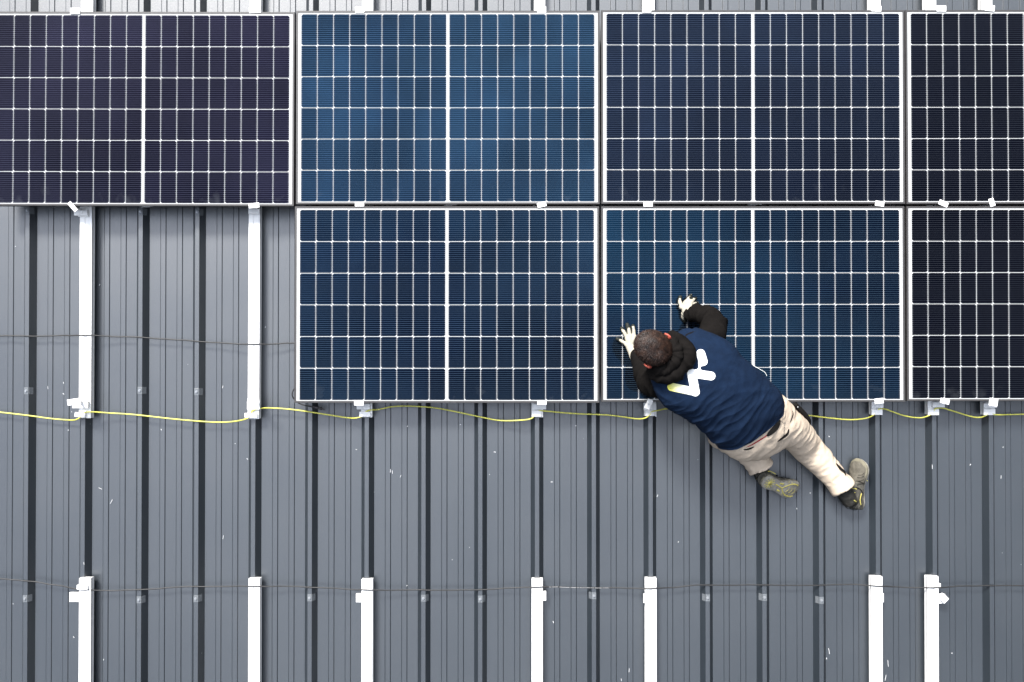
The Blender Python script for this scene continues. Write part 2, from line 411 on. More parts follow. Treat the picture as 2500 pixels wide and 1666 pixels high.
# ------------------------------------------------------------------ clamps and brackets
def pbox(mb, x0, y0, x1, y1, z0, z1, rot=0, bev=.0015, mi=0):
    a = P(x0, y0, z1); c = P(x1, y1, z1)
    mb.box(((a.x+c.x)/2, (a.y+c.y)/2, (z0+z1)/2), (abs(c.x-a.x), abs(a.y-c.y), z1-z0), Matrix.Rotation(R(rot), 3, 'Z'), bev, mi)
def bolt(mb, x, y, z, r=.0055):
    p = P(x, y, z); mb.cyl((p.x, p.y, z), r*1.5, .0015, 14); mb.cyl((p.x, p.y, z+.003), r, .005, 6)
def clamp(x0, y0, x1, y1, rot, label, group, low=ZT, extra=(), top=None):
    zt = ZP+.0035 if top is None else top
    c = P((x0+x1)/2, (y0+y1)/2, zt)
    root = empty('panel_clamp', Vector((c.x, c.y, low)), label, 'clamp', group)
    mb = MB(); pbox(mb, x0, y0, x1, y1, zt-.004, zt, rot)
    mb.build('clamp_plate', M_alu, root, smooth=False)
    mb = MB(); mb.box((c.x, c.y, (low+zt-.004)/2), (.012, .010, zt-.004-low), Matrix.Rotation(R(rot), 3, 'Z'), .001)
    mb.build('clamp_stem', M_alu, root, smooth=False)
    mb = MB(); mb.cyl((c.x, c.y, zt+.0004), .006, .0015, 14); mb.cyl((c.x, c.y, zt+.0025), .0042, .004, 6); mb.build('bolt', M_galv, root, smooth=False)
    for nm, lst in extra:
        mb = MB()
        for e in lst: pbox(mb, *e)
        mb.build(nm, M_alu, root, smooth=False)
    return root
G1 = 'clamps along the upper edge of the top panels'
TOPC = [(171, 19.5, 195, 34.5, 0), (608, 17, 637, 32, 4), (867, 16, 889.5, 31, 0), (1311.5, 15.5, 1333.5, 31, 0), (1568, 15.5, 1590, 31, 0), (2127.5, 14, 2152, 28.5, -3), (2287, 13.5, 2310.5, 28.5, 0), (2405, 12.5, 2429, 27.5, -6)]
for c_, nm in zip(TOPC, ORD):
    clamp(*c_, 'white clamp on the upper edge of the top panels, %s of eight' % nm, G1)
G2 = 'clamps in the gap between the two panel rows'
MIDC = [(866.5, 494, 889, 504.5, 0), (1311.5, 494, 1334, 506, 14), (1571, 493, 1594, 505, 0), (2137, 491, 2159, 504, -8), (2292, 491, 2315.5, 503.5, -24), (2412, 488, 2432, 501, -72)]
MN = ['straight, on the left above the panel beside the open roof', 'slightly turned, above the panel beside the open roof', 'straight, above the hands of the worker', 'at the far end of the panel under the worker', 'tilted, between the two near-black panels', 'almost upright, between the two near-black panels']
for c_, nm in zip(MIDC, MN):
    clamp(*c_, 'small white clamp '+nm, G2)
G3 = 'end clamps below the panels where the earth cable passes'
def endc(main, rot, blocks, label, mats=None):
    zt = ZP+.0035
    c = P((main[0]+main[2])/2, (main[1]+main[3])/2, zt)
    root = empty('end_clamp', Vector((c.x, c.y, ZT)), label, 'clamp', G3)
    z = ZP-.006 if rot is None else zt
    mb = MB(); pbox(mb, *main, zt-.005, zt, rot or 0); 
    mb.box((c.x, c.y-.004, (ZT+zt-.005)/2), (.012, .010, zt-.005-ZT), None, .001)
    mb.build('clamp_plate', M_alu, root, smooth=False)
    mb = MB(); mb.cyl((c.x, c.y, zt+.001), .0062, .0016, 14); mb.cyl((c.x, c.y, zt+.003), .0043, .004, 6); mb.build('bolt', M_galv, root, smooth=False)
    nms = ['clamp_base', 'earthing_block', 'rail_flange', 'extra_tab']
    for nm, bl in zip(nms, blocks):
        mb = MB(); pbox(mb, *bl)
        if nm in ('clamp_base', 'earthing_block'):
            q = P((bl[0]+bl[2])/2+3, (bl[1]+bl[3])/2, bl[5]); mb.cyl((q.x, q.y, bl[5]+.0015), .005, .003, 8)
            mb.box((q.x-.018, q.y-.002, bl[5]+.0012), (.010, .018, .0026), None, .0006)
        mb.build(nm, M_alu, root, smooth=False)
    return root
a_, b_ = ZT+.001, ZT+.018
endc((164, 974, 197, 989, ), 8, [(176, 980, 215, 997, a_, b_), (182, 1008, 208, 1019, a_, a_+.013, -6)], 'end clamp without a panel, plate sticking out beside the leftmost upper rail')
endc((604, 974, 633, 986), 0, [(603, 980, 634, 1000, a_, b_), (597, 1009, 628, 1020, a_, a_+.012)], 'end clamp without a panel on the bare rail beside the lower blue panel')
endc((864.5, 978, 888, 990.5), 0, [(870.5, 986, 903, 1000, a_, b_), (877, 1006, 905, 1018, a_, a_+.014), (904, 985, 908.5, 1019.5, ZR, ZT+.006)], 'end clamp on the lower blue panel, near the hanging black plug')
endc((1311.8, 978, 1334.5, 989), 0, [(1302, 986, 1333.5, 1000, a_, b_), (1298, 1003, 1322, 1017.5, a_, a_+.014), (1323, 985, 1326, 1019, ZR, ZT+.006)], 'end clamp on the lower blue panel, at the end nearer the worker')
endc((1577, 975, 1591, 1000), -24, [(1571.5, 984, 1602, 1001.5, a_, b_-.006), (1576, 1002, 1598, 1016, a_, a_+.012), (1600, 985, 1603, 1018, ZR, ZT+.006)], 'end clamp with a slanted plate just under the arm of the worker')
endc((2135.5, 973, 2157.5, 986), 6, [(2128, 980, 2157, 996, a_, b_), (2128, 1000, 2155, 1013.5, a_, a_+.014)], 'end clamp where the yellow cable reappears beyond the hip of the worker')
endc((2296, 974, 2318.5, 986.5), -14, [(2277, 982, 2307, 995, a_, b_), (2266, 1000, 2293, 1014, a_, a_+.014), (2265, 980, 2268.5, 1013, ZR, ZT+.006)], 'end clamp on the near-black lower panel, left one of its two')
endc((2415, 973, 2436.5, 992), -8, [(2402, 985, 2434, 996, a_, b_), (2402, 999, 2430.5, 1014, a_, a_+.014)], 'end clamp on the near-black lower panel, right one of its two')
# the bare purple panel's lower clamps
endc((163, 500, 191, 510), -48, [(180, 514, 213, 526.5, a_, b_), (190, 520, 216, 529, a_, a_+.010)], 'slanted end clamp on the lower edge of the purplish panel')
endc((607, 496, 633, 508), 6, [(606, 506, 634, 522, a_, b_), (608, 508, 630, 523, a_, a_+.010)], 'straight end clamp on the lower edge of the purplish panel')
# joint brackets at the start of the lower rails
G4 = 'connector brackets near the top ends of the lower rails'
def bracket(boxes, label):
    c = P((boxes[0][0]+boxes[0][2])/2, (boxes[0][1]+boxes[0][3])/2, ZT)
    root = empty('rail_bracket', c, label, 'bracket', G4)
    for i, b in enumerate(boxes):
        mb = MB(); rot = b[4] if len(b) > 4 else 0
        pbox(mb, b[0], b[1], b[2], b[3], ZT-.022+.0011*i, ZT-.006+.016*(i % 2)+.002*i, rot, .0015)
        mb.build('bracket_plate' if i == 0 else 'bracket_tab', M_alu, root, smooth=False)
    mb = MB(); b = boxes[0]; q = P((b[0]+b[2])/2, (b[1]+b[3])/2, ZT-.004); mb.cyl((q.x, q.y, ZT-.003), .006, .006, 6); mb.build('bolt', M_galv, root, smooth=False)
bracket([(169, 1447, 196, 1470), (187, 1429, 214, 1440)], 'wide white bracket sticking out left of the leftmost lower rail')
bracket([(606.5, 1441, 634.5, 1472)], 'white bracket wrapping both sides of the second lower rail from the left')
bracket([(869, 1450, 884.5, 1471)], 'white bracket tab left of the third lower rail from the left')
bracket([(1322, 1444, 1333.5, 1467)], 'white bracket tab right of the fourth lower rail from the left')
bracket([(1571, 1451, 1580, 1473)], 'narrow white bracket tab left of the lower rail below the worker')
bracket([(2127.5, 1449, 2158, 1471)], 'white bracket on the lower rail second from the right')
bracket([(2288, 1451, 2308, 1474), (2297, 1454, 2314, 1471, 45), (2289, 1425, 2297, 1434.5)], 'white arrow-shaped bracket right of the rightmost lower rail')

# ------------------------------------------------------------------ rib fasteners
G5 = 'square sealing washers with screws on the ribs'
FX = [(70, 955, 'level with the two bare rail ends, left of both'), (340.5, 954, 'left one between the two bare rail ends'), (480.5, 957, 'right one between the two bare rail ends'),
      (68, 514, 'below the purplish panel, left of its rails'), (342, 517, 'below the purplish panel, left one between its rails'), (481, 518, 'below the purplish panel, right one between its rails'),
      (69, 1462, 'of the bottom row, left of the first lower rail'), (341, 1465, 'left one between the first and second lower rails'), (481, 1462, 'right one between the first and second lower rails'),
      (756, 1460, 'between the second and third lower rails'), (1033, 1461, 'left one between the third and fourth lower rails'), (1172.5, 1463, 'right one between the third and fourth lower rails'),
      (1450.5, 1455, 'between the fourth and fifth lower rails'), (1728.5, 1460, 'right beside the fifth lower rail, first of three'), (1867.5, 1459, 'below the boots, middle one of three'), (2004, 1466, 'left beside the sixth lower rail, last of three')]
for i, (x, y, lab) in enumerate(FX):
    k = round((P(x, y, ZR).x-XR0)/PITCH); xr = XR0+k*PITCH; yy = P(x, y, ZR).y
    root = empty('rib_fastener', (xr, yy, ZR), 'small grey screw plate '+lab, 'screw', G5)
    mb = MB(); sgn = 1 if xr < 0 else -1
    mb.box((xr, yy, ZR+.0012), (.026, .040, .0020), None, .0005)
    sl = math.atan2(ZR, .0247)
    mb.box((xr+sgn*(.0125+.009), yy, ZR-.0125), (.026, .040, .0016), Matrix.Rotation(sgn*sl, 3, 'Y'), .0004)
    mb.build('seal_plate', M_plate, root, smooth=False)
    mb = MB(); mb.cyl((xr, yy, ZR+.0035), .0088, .002, 18, r2=.008); mb.cyl((xr, yy, ZR+.007), .0052, .006, 6)
    mb.build('screw_head', M_screw, root, smooth=False)

# ------------------------------------------------------------------ cables
def cable(name, pts, r, m, label, cat, group=None, zf=None, printed=None):
    w_ = catmull([(x, y, z) for x, y, z in pts], 8)
    mb = MB(); rg = random.Random(len(pts)); ph = rg.uniform(0, 9)
    wp = []
    for i, (x, y, z) in enumerate(w_):
        p = P(x, y, z); k_ = 0 if name == 'earth_cable' else 1; p.y += k_*(.0010*math.sin(i*.55+ph)+.0005*math.sin(i*1.3+ph)); wp.append(p)
    mb.tube(wp, r, 8)
    if printed:
        root = empty(name, wp[0], label, cat, group); mb.build('sheath', m, root)
        k = MB()
        for i in range(len(wp)-1):
            if printed[0] < w_[i][0] < printed[1]:
                a, b = wp[i], wp[i+1]
                for q in (.08, .2, .36, .48, .62, .74, .9):
                    if rg.random() < .75:
                        c = a.lerp(b, q); d = (b-a).normalized(); k.box(c+Vector((0, 0, r*.97)), (.0045*rg.uniform(.5, 1.2), r*.55, .0006), Matrix.Rotation(math.atan2(d.y, d.x), 3, 'Z'))
        k.build('sheath_print', M_print, root, smooth=False)
        return root
    return tag(mb.build(name, m), label, cat, group)
zc = ZR+.004
def on_roof(pts, z=zc): return [(x, y, z) for x, y in pts]
G6 = 'black cables lying across the roof ribs'
cable('black_cable', on_roof([(-60, 819), (0, 820), (70, 821)])+[(150, 820, .05), (208, 819, ZT+.004), (270, 821.5, .05)]+on_roof([(340, 824), (430, 830), (500, 835)])+[(560, 839, .055), (620, 841, ZT+.004), (670, 840, .055), (719, 838, zc), (800, 838, zc)], .0036, M_cab, 'thin black cable crossing bare rails and vanishing under the lower blue panel', 'cable', G6)
low = [(-60, 1412), (0, 1414), (70, 1419), (110, 1425), (150, 1431), (200, 1440), (260, 1442), (350, 1440), (430, 1434), (540, 1432), (620, 1432), (700, 1432), (780, 1435), (850, 1439), (896, 1441), (980, 1441), (1060, 1441), (1150, 1441), (1230, 1437), (1311, 1433.5), (1380, 1434), (1500, 1436), (1589, 1437), (1640, 1435), (1700, 1429.5), (1800, 1429), (1900, 1429), (1960, 1430), (2070, 1427.5), (2140, 1431), (2190, 1433.5), (2277, 1435.5), (2320, 1433), (2360, 1431), (2430, 1430.5), (2560, 1430)]
lw = []
for x, y in low:
    near = min(abs(x-r[0]) for r in LOW)
    lw.append((x, y, ZT+.004 if near < 14 else zc+.003))
cable('black_cable', lw, .0036, M_cab, 'long thin black cable crossing the full width over the bottom rails', 'cable', G6, printed=(1330, 1480))
Y = []
def seg(pts, z): 
    for x, y in pts: Y.append((x, y, z))
zy = ZR+.0045; zk = ZT+.010
seg([(-60, 1002), (0, 1007), (70, 1015), (130, 1023), (175, 1026)], zy); seg([(190, 1023), (199, 1015), (206, 1008)], zk); seg([(222, 1006)], zk)
seg([(270, 1009), (330, 1013), (430, 1024), (520, 1031), (565, 1030)], zy+.008); seg([(598, 1024), (609, 1017), (616, 1004), (632, 998.5)], zk)
seg([(660, 996.5), (720, 1001), (800, 1013), (845, 1020)], zy+.008); seg([(868, 1021), (885, 1016), (893, 1006), (905, 1001.5)], zk)
seg([(925, 1000), (960, 993), (1005, 992), (1060, 996), (1110, 1005), (1180, 1020), (1220, 1027)], zy+.006); seg([(1262, 1027), (1295, 1023), (1307, 1013), (1315, 1004)], zk); seg([(1330, 1004)], zk)
seg([(1400, 1010), (1480, 1013.5), (1520, 1018), (1555, 1023)], zy+.006); seg([(1575, 1021), (1587, 1013), (1590, 1006)], zk); seg([(1606, 1002.5)], zk)
seg([(1636, 998), (1720, 1001), (1800, 1008), (1900, 1012), (1970, 1014.5), (2018, 1020), (2072, 1025), (2112, 1022)], zy+.008); seg([(2132, 1014), (2140, 1004), (2148, 999.5)], zk)
seg([(2162, 999.5), (2180, 1006), (2210, 1016), (2245, 1020.5)], zy+.008); seg([(2265, 1016), (2277, 1008), (2284, 998)], zk)
seg([(2302, 997), (2330, 1005), (2370, 1017), (2392, 1019.5)], zy+.008); seg([(2408, 1014), (2414, 1006), (2420, 1009), (2432, 1013)], zk); seg([(2470, 1012.5), (2520, 1011), (2580, 1009)], zy)
cable('earth_cable', Y, .0041, M_yel, 'yellow earth cable hanging in loops from clamp to clamp below the panels', 'cable')
# panel lead with its plug
root = empty('panel_lead', P(717, 953, .09), 'short black lead with a plug hanging from the lower blue panel corner', 'cable')
mb = MB(); pts = [P(x, y, z) for x, y, z in catmull([(735, 935, .095), (722, 945, .095), (715, 956, .09), (713.5, 966, .085), (719, 976, .075), (730, 985, .065), (747, 991, .058), (766, 994.5, .055)], 6)]
mb.tube(pts, .0033, 10); mb.build('lead', M_cab, root)
mb = MB(); q = [P(x, y, .055) for x, y in ((765, 993.5), (769, 994.5), (770, 994.8), (777, 996.4), (778, 996.6), (780, 997.2), (781, 997.4), (786, 998.7), (787, 999), (792, 1000.3))]
mb.tube(q, [.006, .0085, .0095, .0095, .007, .007, .0085, .008, .0035, .0032], 12); mb.build('plug', mat('grey_plug', (.035, .03, .032), .5), root)

# ------------------------------------------------------------------ swarf on the roof
mb = MB(); rg = random.Random(11)
SW = [(243, 696, 4, 50), (117, 947, 7, 95), (155, 935, 4, 100), (155, 962, 4, 140), (245, 1193, 9, -25), (272, 1225, 11, 62), (196, 1314, 4, 110), (545, 1312, 9, 80), (544, 945, 6, 82), (604, 1121, 4, -40), (648, 799, 4, 70), (640, 833, 3, 0), (1347, 1177, 5, 0), (953, 1150, 8, 88), (958, 1153, 8, 95), (978, 1163, 6, 70), (1208, 1104, 5, -8), (1351, 1519, 5, 110), (1708, 1302, 4, 95), (1708, 1328, 4, 100), (1708, 1537, 11, 92), (1536, 1637, 9, 85), (1517, 1660, 6, 100), (2276, 1140, 10, 92), (2285, 1142, 12, 88), (2369, 1135, 4, 45), (2444, 1165, 8, 88), (2449, 1092, 3, 20), (2419, 1466, 5, 70), (2024, 1590, 14, 100), (2018, 1608, 4, 100), (2168, 1620, 16, 95), (2162, 1655, 14, 80), (1605, 1211, 6, 70), (2324, 1595, 3, 0), (1124, 1037, 3, 10), (995, 1041, 3, 30), (205, 1376, 6, 100), (253, 1611, 3, 60), (180, 1556, 4, 120), (1406, 1040, 3, 0), (2125, 1163, 4, 0), (870, 1098, 3, 0), (1978, 1204, 3, 0)]
for _ in range(12): SW.append((rg.uniform(0, 2500), rg.choice([rg.uniform(1040, 1660), rg.uniform(1040, 1660), rg.uniform(540, 1000)]), rg.uniform(1.5, 4), rg.uniform(0, 180)))
for x, y, l_, an in SW:
    if y < 1035 and x > 700: continue
    p = P(x, y, 0); k = (p.x-XR0)/PITCH; fr = abs(k-round(k))*PITCH
    z = .006 if fr > .04 else ZR+.001
    p = P(x, y, z)
    if .0125 < fr < .04: continue
    mb.box(p, (l_*S0, .0019 if l_ > 5 else .0028, .0015), Matrix.Rotation(R(an), 3, 'Z'))
tag(mb.build('metal_swarf', M_swarf, smooth=False), 'tiny white metal shavings scattered over the grey roof', 'shavings', kind='stuff')

# ------------------------------------------------------------------ the worker
def bake(o, disp=None, parent=None):
    """apply the modifiers, then move every vertex by disp(co, normal)"""
    bpy.context.view_layer.update()
    dg = bpy.context.evaluated_depsgraph_get()
    me = bpy.data.meshes.new_from_object(o.evaluated_get(dg))
    me.name = o.data.name; old = o.data
    o.modifiers.clear(); o.data = me
    if disp:
        off = o.matrix_basis.translation.copy()
        nrm = [v.normal.copy() for v in me.vertices]
        for v, n_ in zip(me.vertices, nrm): v.co = v.co+disp(v.co, n_)
    for p in me.polygons: p.use_smooth = True
    me.update(); return o
def nz(x, y, z): return noise.noise(Vector((x, y, z)))
def ridge(x, y, z): return 1-2*abs(nz(x, y, z))
worker = empty('person', P(1850, 1060, ZR), 'worker in navy t-shirt and beige trousers kneeling, gloved hands on a panel', 'person')
WORLD_LOC[worker.name] = Vector((0, 0, 0)); worker.location = (0, 0, 0)

# --- torso loft (shirt)
SEC = [(1594, 912, 1688, 808, .630, .050), (1590, 924, 1700, 801, .630, .080), (1597, 950, 1742, 818, .622, .106), (1608, 974, 1781, 840, .608, .122),
       (1625, 994, 1808, 868, .590, .132), (1660, 1013, 1845, 899, .562, .136), (1697, 1036, 1873, 926, .528, .134), (1728, 1066, 1897, 951, .490, .130), (1750, 1087, 1908, 975, .440, .128)]
def section_rings(SEC, nseg, k, ex=.86, extra=None, grow=0.0, scale=1.0):
    d = catmull(SEC, k); cs = []; rs = []
    for (lx, ly, rx, ry, z, t) in d:
        a = P(lx, ly, z); b = P(rx, ry, z); cs.append(((a+b)/2, (b-a)/2, t))
    n = len(cs)
    for i, (c, W, t) in enumerate(cs):
        ax = (cs[min(i+1, n-1)][0]-cs[max(i-1, 0)][0]).normalized()
        U = W.cross(ax)
        if U.z < 0: U = -U
        U.normalize(); ring = []
        Wl = W.length*scale+grow; Wn = W.normalized(); T = t*scale+grow
        for j in range(nseg):
            ph = 2*math.pi*j/nseg; c_, s_ = math.cos(ph), math.sin(ph)
            q = Wn*Wl*math.copysign(abs(c_)**ex, c_)+U*T*math.copysign(abs(s_)**ex, s_)
            if extra: q = q+q.normalized()*extra(i/(n-1), ph)
            ring.append(c+q)
        rs.append(ring)
    return rs
def shirt_fold(u, ph):
    # ph: 0 = right side of the photo, pi/2 = back (towards the camera), pi = left side
    left = .5-.5*math.cos(ph)
    m1 = max(0, min(1, (u-.38)/.22))*(.22+.78*left)
    q = u*1.0+.085*math.cos(ph)+.03*nz(u*3, ph, 2)          # folds slant across the back
    def crease(x): return (1-abs(2*(x-math.floor(x))-1))**2.2
    f = m1*.011*(crease(q*9.0+.6*nz(u*4, ph*1.2, 1))-.35)*(.7+.6*nz(u*6, ph*1.1, 4))
    f += m1*.0055*(crease(q*19+1.1*nz(u*5, ph*1.6, 8))-.35)
    m2 = max(0, 1-abs(u-.26)/.24)
    f += m2*.0045*ridge(u*7, ph*3.2, 3)
    f += .004*ridge(u*9+ph*.7, ph*1.1, 17)*min(1, u*3)
    f += .005*nz(u*4, ph*2, 9)
    return f
rs = section_rings(SEC, 160, 26, extra=shirt_fold)
# rolled hem: last rings turn inwards
cen = sum(rs[-1], Vector())/len(rs[-1])
rs.append([cen+(p-cen)*.985+(rs[-1][0]-rs[-2][0])*.1 for p in rs[-1]]); rs.append([cen+(p-cen)*.93-(rs[-2][0]-rs[-3][0])*1.0 for p in rs[-2]])
mb = MB(); mb.rings(rs); shirt = mb.build('tshirt', M_navy, worker)
# --- emblem printed on the back
def capsule(p, a, b, r):
    ab = (b[0]-a[0], b[1]-a[1]); ap = (p[0]-a[0], p[1]-a[1]); t = max(0, min(1, (ap[0]*ab[0]+ap[1]*ab[1])/(ab[0]**2+ab[1]**2)))
    return math.hypot(ap[0]-ab[0]*t, ap[1]-ab[1]*t)-r
def smin(a, b, k):
    h = max(k-abs(a-b), 0)/k; return min(a, b)-h*h*k*.25
def logo(p):
    d = min(capsule(p, (891, 1247), (1165, 1304), 47), capsule(p, (1165, 1304), (1121, 1092), 51), capsule(p, (1121, 1090), (1345, 1121), 50))
    e = capsule(p, (1226, 865), (1254, 955), 51)
    nk = capsule(p, (1216, 985), (1205, 1060), 9)
    return smin(smin(e, nk, 40), d, 40)
from mathutils.bvhtree import BVHTree
bpy.context.view_layer.update()
sb = BVHTree.FromPolygons([v.co[:] for v in shirt.data.vertices], [p.vertices[:] for p in shirt.data.polygons])
def on_surface(px, py, bvh, up=.0012):
    o = cam.location; t = P(px, py, 0)
    h = bvh.ray_cast(o, (t-o).normalized())
    return None if h[0] is None else h[0]+Vector((0, 0, up))
g = 7.0; vs = []; fs = []; cache = {}
def vid(x, y):
    k = (round(x, 2), round(y, 2))
    if k not in cache:
        q = on_surface(1450+x*.2125, 680+y*.2125, sb, .0016)
        cache[k] = len(vs); vs.append(q); vx.append(x)
    return cache[k]
vx = []
x = 820
while x < 1420:
    y = 790
    while y < 1380:
        c = [(x, y), (x, y+g), (x+g, y+g), (x+g, y)]; dv = [logo(p) for p in c]
        if min(dv) < 0:
            poly = []
            for i in range(4):
                a, b, da, db = c[i], c[(i+1) % 4], dv[i], dv[(i+1) % 4]
                if da < 0: poly.append(a)
                if (da < 0) != (db < 0):
                    t = da/(da-db); poly.append((a[0]+(b[0]-a[0])*t, a[1]+(b[1]-a[1])*t))
            if len(poly) > 2:
                f = []
                for p in poly:
                    i = vid(*p)
                    if i not in f: f.append(i)
                if len(f) > 2: fs.append(tuple(f))
        y += g
    x += g
me = bpy.data.meshes.new('printed_emblem'); me.from_pydata([tuple(v) for v in vs], [], fs)
ca = me.color_attributes.new('tint', 'FLOAT_COLOR', 'POINT')
for i, x in enumerate(vx):
    k = max(0, min(1, (x-865)/240)); ca.data[i].color = (.60+.20*k, .58+.22*k, .10+.68*k, 1)
def emb(m, t, b, g_):
    a = t.nodes.new('ShaderNodeAttribute'); a.attribute_name = 'tint'; t.links.new(a.outputs['Color'], b.inputs['Base Color'])
me.materials.append(mat('emblem_print', (.8, .8, .8), .6, .3, build=emb))
for p in me.polygons: p.use_smooth = True
eo = bpy.data.objects.new('printed_emblem', me); COL.objects.link(eo); eo.parent = shirt; eo['label'] = 'white zigzag emblem with a yellow tip'
# --- sleeves of the hoodie
def limb(mb, pts, n=24, k=6):
    d = catmull([(x, y, z, r) for x, y, z, r in pts], k)
    mb.tube([P(x, y, z) for x, y, z, r in d], [r for *_, r in d], n)
ARM_R = [(1690, 862, .530, .055), (1720, 838, .540, .066), (1742, 812, .535, .070), (1743, 787, .455, .060), (1726, 772, .365, .052), (1706, 765, .285, .045), (1691, 764, .240, .042)]
ARM_L = [(1640, 905, .550, .075), (1616, 925, .560, .078), (1596, 935, .525, .072), (1585, 930, .450, .062), (1572, 904, .360, .053), (1563, 884, .285, .045), (1557, 872, .240, .041)]
mb = MB(); limb(mb, ARM_R); limb(mb, ARM_L)
# shoulders, upper chest and the bunched hood round the neck
mb.rings(section_rings(SEC[:6], 40, 4, scale=.90))
hood = mb.build('hoodie', M_hood, worker); remesh(hood, .006, 5)
ax_r = (P(1741, 787, .5)-P(1692, 764, .24)).normalized(); ax_l = (P(1584, 931, .48)-P(1557, 872, .24)).normalized()
def hood_d(co, n_):
    ax = ax_r if co.y > P(1600, 870, .5).y-.02 and co.x > P(1660, 850, .5).x else ax_l
    s = co.dot(ax)
    return n_*(.014*(max(0, ridge(s*13, co.x*6, co.y*6))**1.6-.35)+.0045*ridge(s*33, co.x*11, co.y*11)+.002*nz(co.x*22, co.y*22, co.z*22))
bake(hood, hood_d)
# collar: arcs of folded fleece from ear to ear
mb = MB()
def arc(pts, n=20, k=6):
    d = catmull(pts, k); mb.tube([P(a, b, z) for a, b, z, r in d], [r for *_, r in d], n)
arc([(1640, 820, .715, .018), (1652, 828, .725, .030), (1668, 848, .735, .042), (1672, 874, .735, .047), (1655, 902, .735, .046), (1626, 917, .72, .038), (1600, 913, .70, .028), (1588, 903, .68, .020)])
arc([(1637, 829, .745, .014), (1646, 840, .765, .020), (1653, 858, .775, .025), (1648, 880, .775, .027), (1630, 898, .765, .026), (1608, 906, .745, .020), (1594, 903, .72, .014)])
arc([(1650, 845, .715, .045), (1648, 872, .715, .060), (1630, 893, .71, .055), (1608, 900, .70, .040)])
arc([(1668, 846, .72, .030), (1673, 868, .725, .033), (1662, 897, .725, .034), (1640, 917, .715, .030)])
arc([(1634, 836, .742, .020), (1640, 854, .748, .029), (1635, 875, .750, .032), (1619, 890, .742, .029), (1602, 896, .722, .020)])
collar = mb.build('hood', M_hood, worker); remesh(collar, .0045, 4)
cc = P(1630, 865, .72)
def col_d(co, n_):
    r = (co-cc); a = math.atan2(r.y, r.x)
    return n_*(.010*max(-.6, ridge(r.length*17+a*2.3, a*1.9, 3)-.2)+.0055*ridge(co.x*21+co.y*9, co.y*17, co.z*20))
bake(collar, col_d)
# --- body: one continuous figure inside the clothes
f0 = Vector((-.82, .57, 0)); UPV = (f0*.86+Vector((0, 0, .51))).normalized(); FWD = (f0*.51-Vector((0, 0, .86))).normalized(); LAT = UPV.cross(FWD).normalized()
HC = P(1593, 849, .765)
def hp(f, l, u): return HC+FWD*f+LAT*l+UPV*u
mb = MB()
mb.ell(HC, (FWD*.094, LAT*.076, UPV*.094), 22)
mb.ell(hp(-.012, 0, .006), (FWD*.088, LAT*.079, UPV*.088), 22)
mb.tube([hp(.030, 0, -.02), hp(.045, 0, -.07), hp(.055, 0, -.105)], [.068, .052, .030], 18)
mb.tube([hp(.085, 0, .015), hp(.108, 0, -.025), hp(.096, 0, -.035)], [.009, .013, .008], 10)
for s_ in (-1, 1):
    mb.ell(hp(.083, .032*s_, .010), (FWD*.012, LAT*.016, UPV*.010), 8)
    mb.tube([hp(.090, .012*s_, .028), hp(.088, .045*s_, .030)], .008, 8)
    mb.tube([hp(.092, .000, -.068), hp(.082, .022*s_, -.066)], [.008, .005], 8)
    mb.tube([hp(.030, .060*s_, -.02), hp(.045, .045*s_, -.08), hp(.055, .012*s_, -.10)], [.024, .022, .02], 12)
    # ears
    mb.tube([hp(-.006, .074*s_, -.052), hp(.004, .082*s_, -.040), hp(.000, .088*s_, -.020), hp(-.014, .093*s_, -.006), hp(-.030, .095*s_, -.012), hp(-.034, .094*s_, -.028), hp(-.024, .088*s_, -.044), hp(-.012, .080*s_, -.052)], .0062, 10)
    mb.tube([hp(-.004, .078*s_, -.030), hp(-.024, .086*s_, -.026)], .012, 10, flat=.5)
NB = P(1640, 880, .660)
mb.tube([hp(.005, 0, -.03), hp(.002, 0, -.08), NB-Vector((0, 0, .05))], [.050, .046, .050], 20)
mb.rings(section_rings(SEC, 32, 4, scale=.88)); 
def inner(pts, f): limb(mb, [(x, y, z, r*f) for x, y, z, r in pts], 16, 4)
inner(ARM_R, .75); inner(ARM_L, .75)
LEG_R = [(1875, 1022, .400, .105), (1908, 1034, .345, .103), (1944, 1062, .235, .094), (1968, 1090, .150, .086), (2000, 1124, .125, .078), (2030, 1158, .118, .068), (2049, 1180, .120, .062)]
LEG_L = [(1795, 1060, .390, .100), (1772, 1058, .260, .092), (1768, 1062, .135, .082), (1800, 1082, .115, .078), (1835, 1110, .105, .070), (1856, 1132, .100, .064), (1864, 1140, .100, .064)]
inner(LEG_R, .78); inner(LEG_L[:-2], .74)
PEL = [(1742, 1066, 1886, 958, .455, .118), (1756, 1088, 1908, 966, .425, .122), (1770, 1102, 1925, 980, .395, .124), (1788, 1112, 1940, 1002, .350, .118), (1806, 1112, 1944, 1030, .300, .095), (1830, 1104, 1930, 1050, .255, .055)]
mb.rings(section_rings(PEL, 32, 4, scale=.86))
body = mb.build('body', [M_skin, M_ear], worker); remesh(body, .0042, 3); bake(body)
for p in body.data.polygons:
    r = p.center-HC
    if abs(r.dot(LAT)) > .079 and r.length < .13 and abs(r.dot(UPV)+.02) < .05: p.material_index = 1
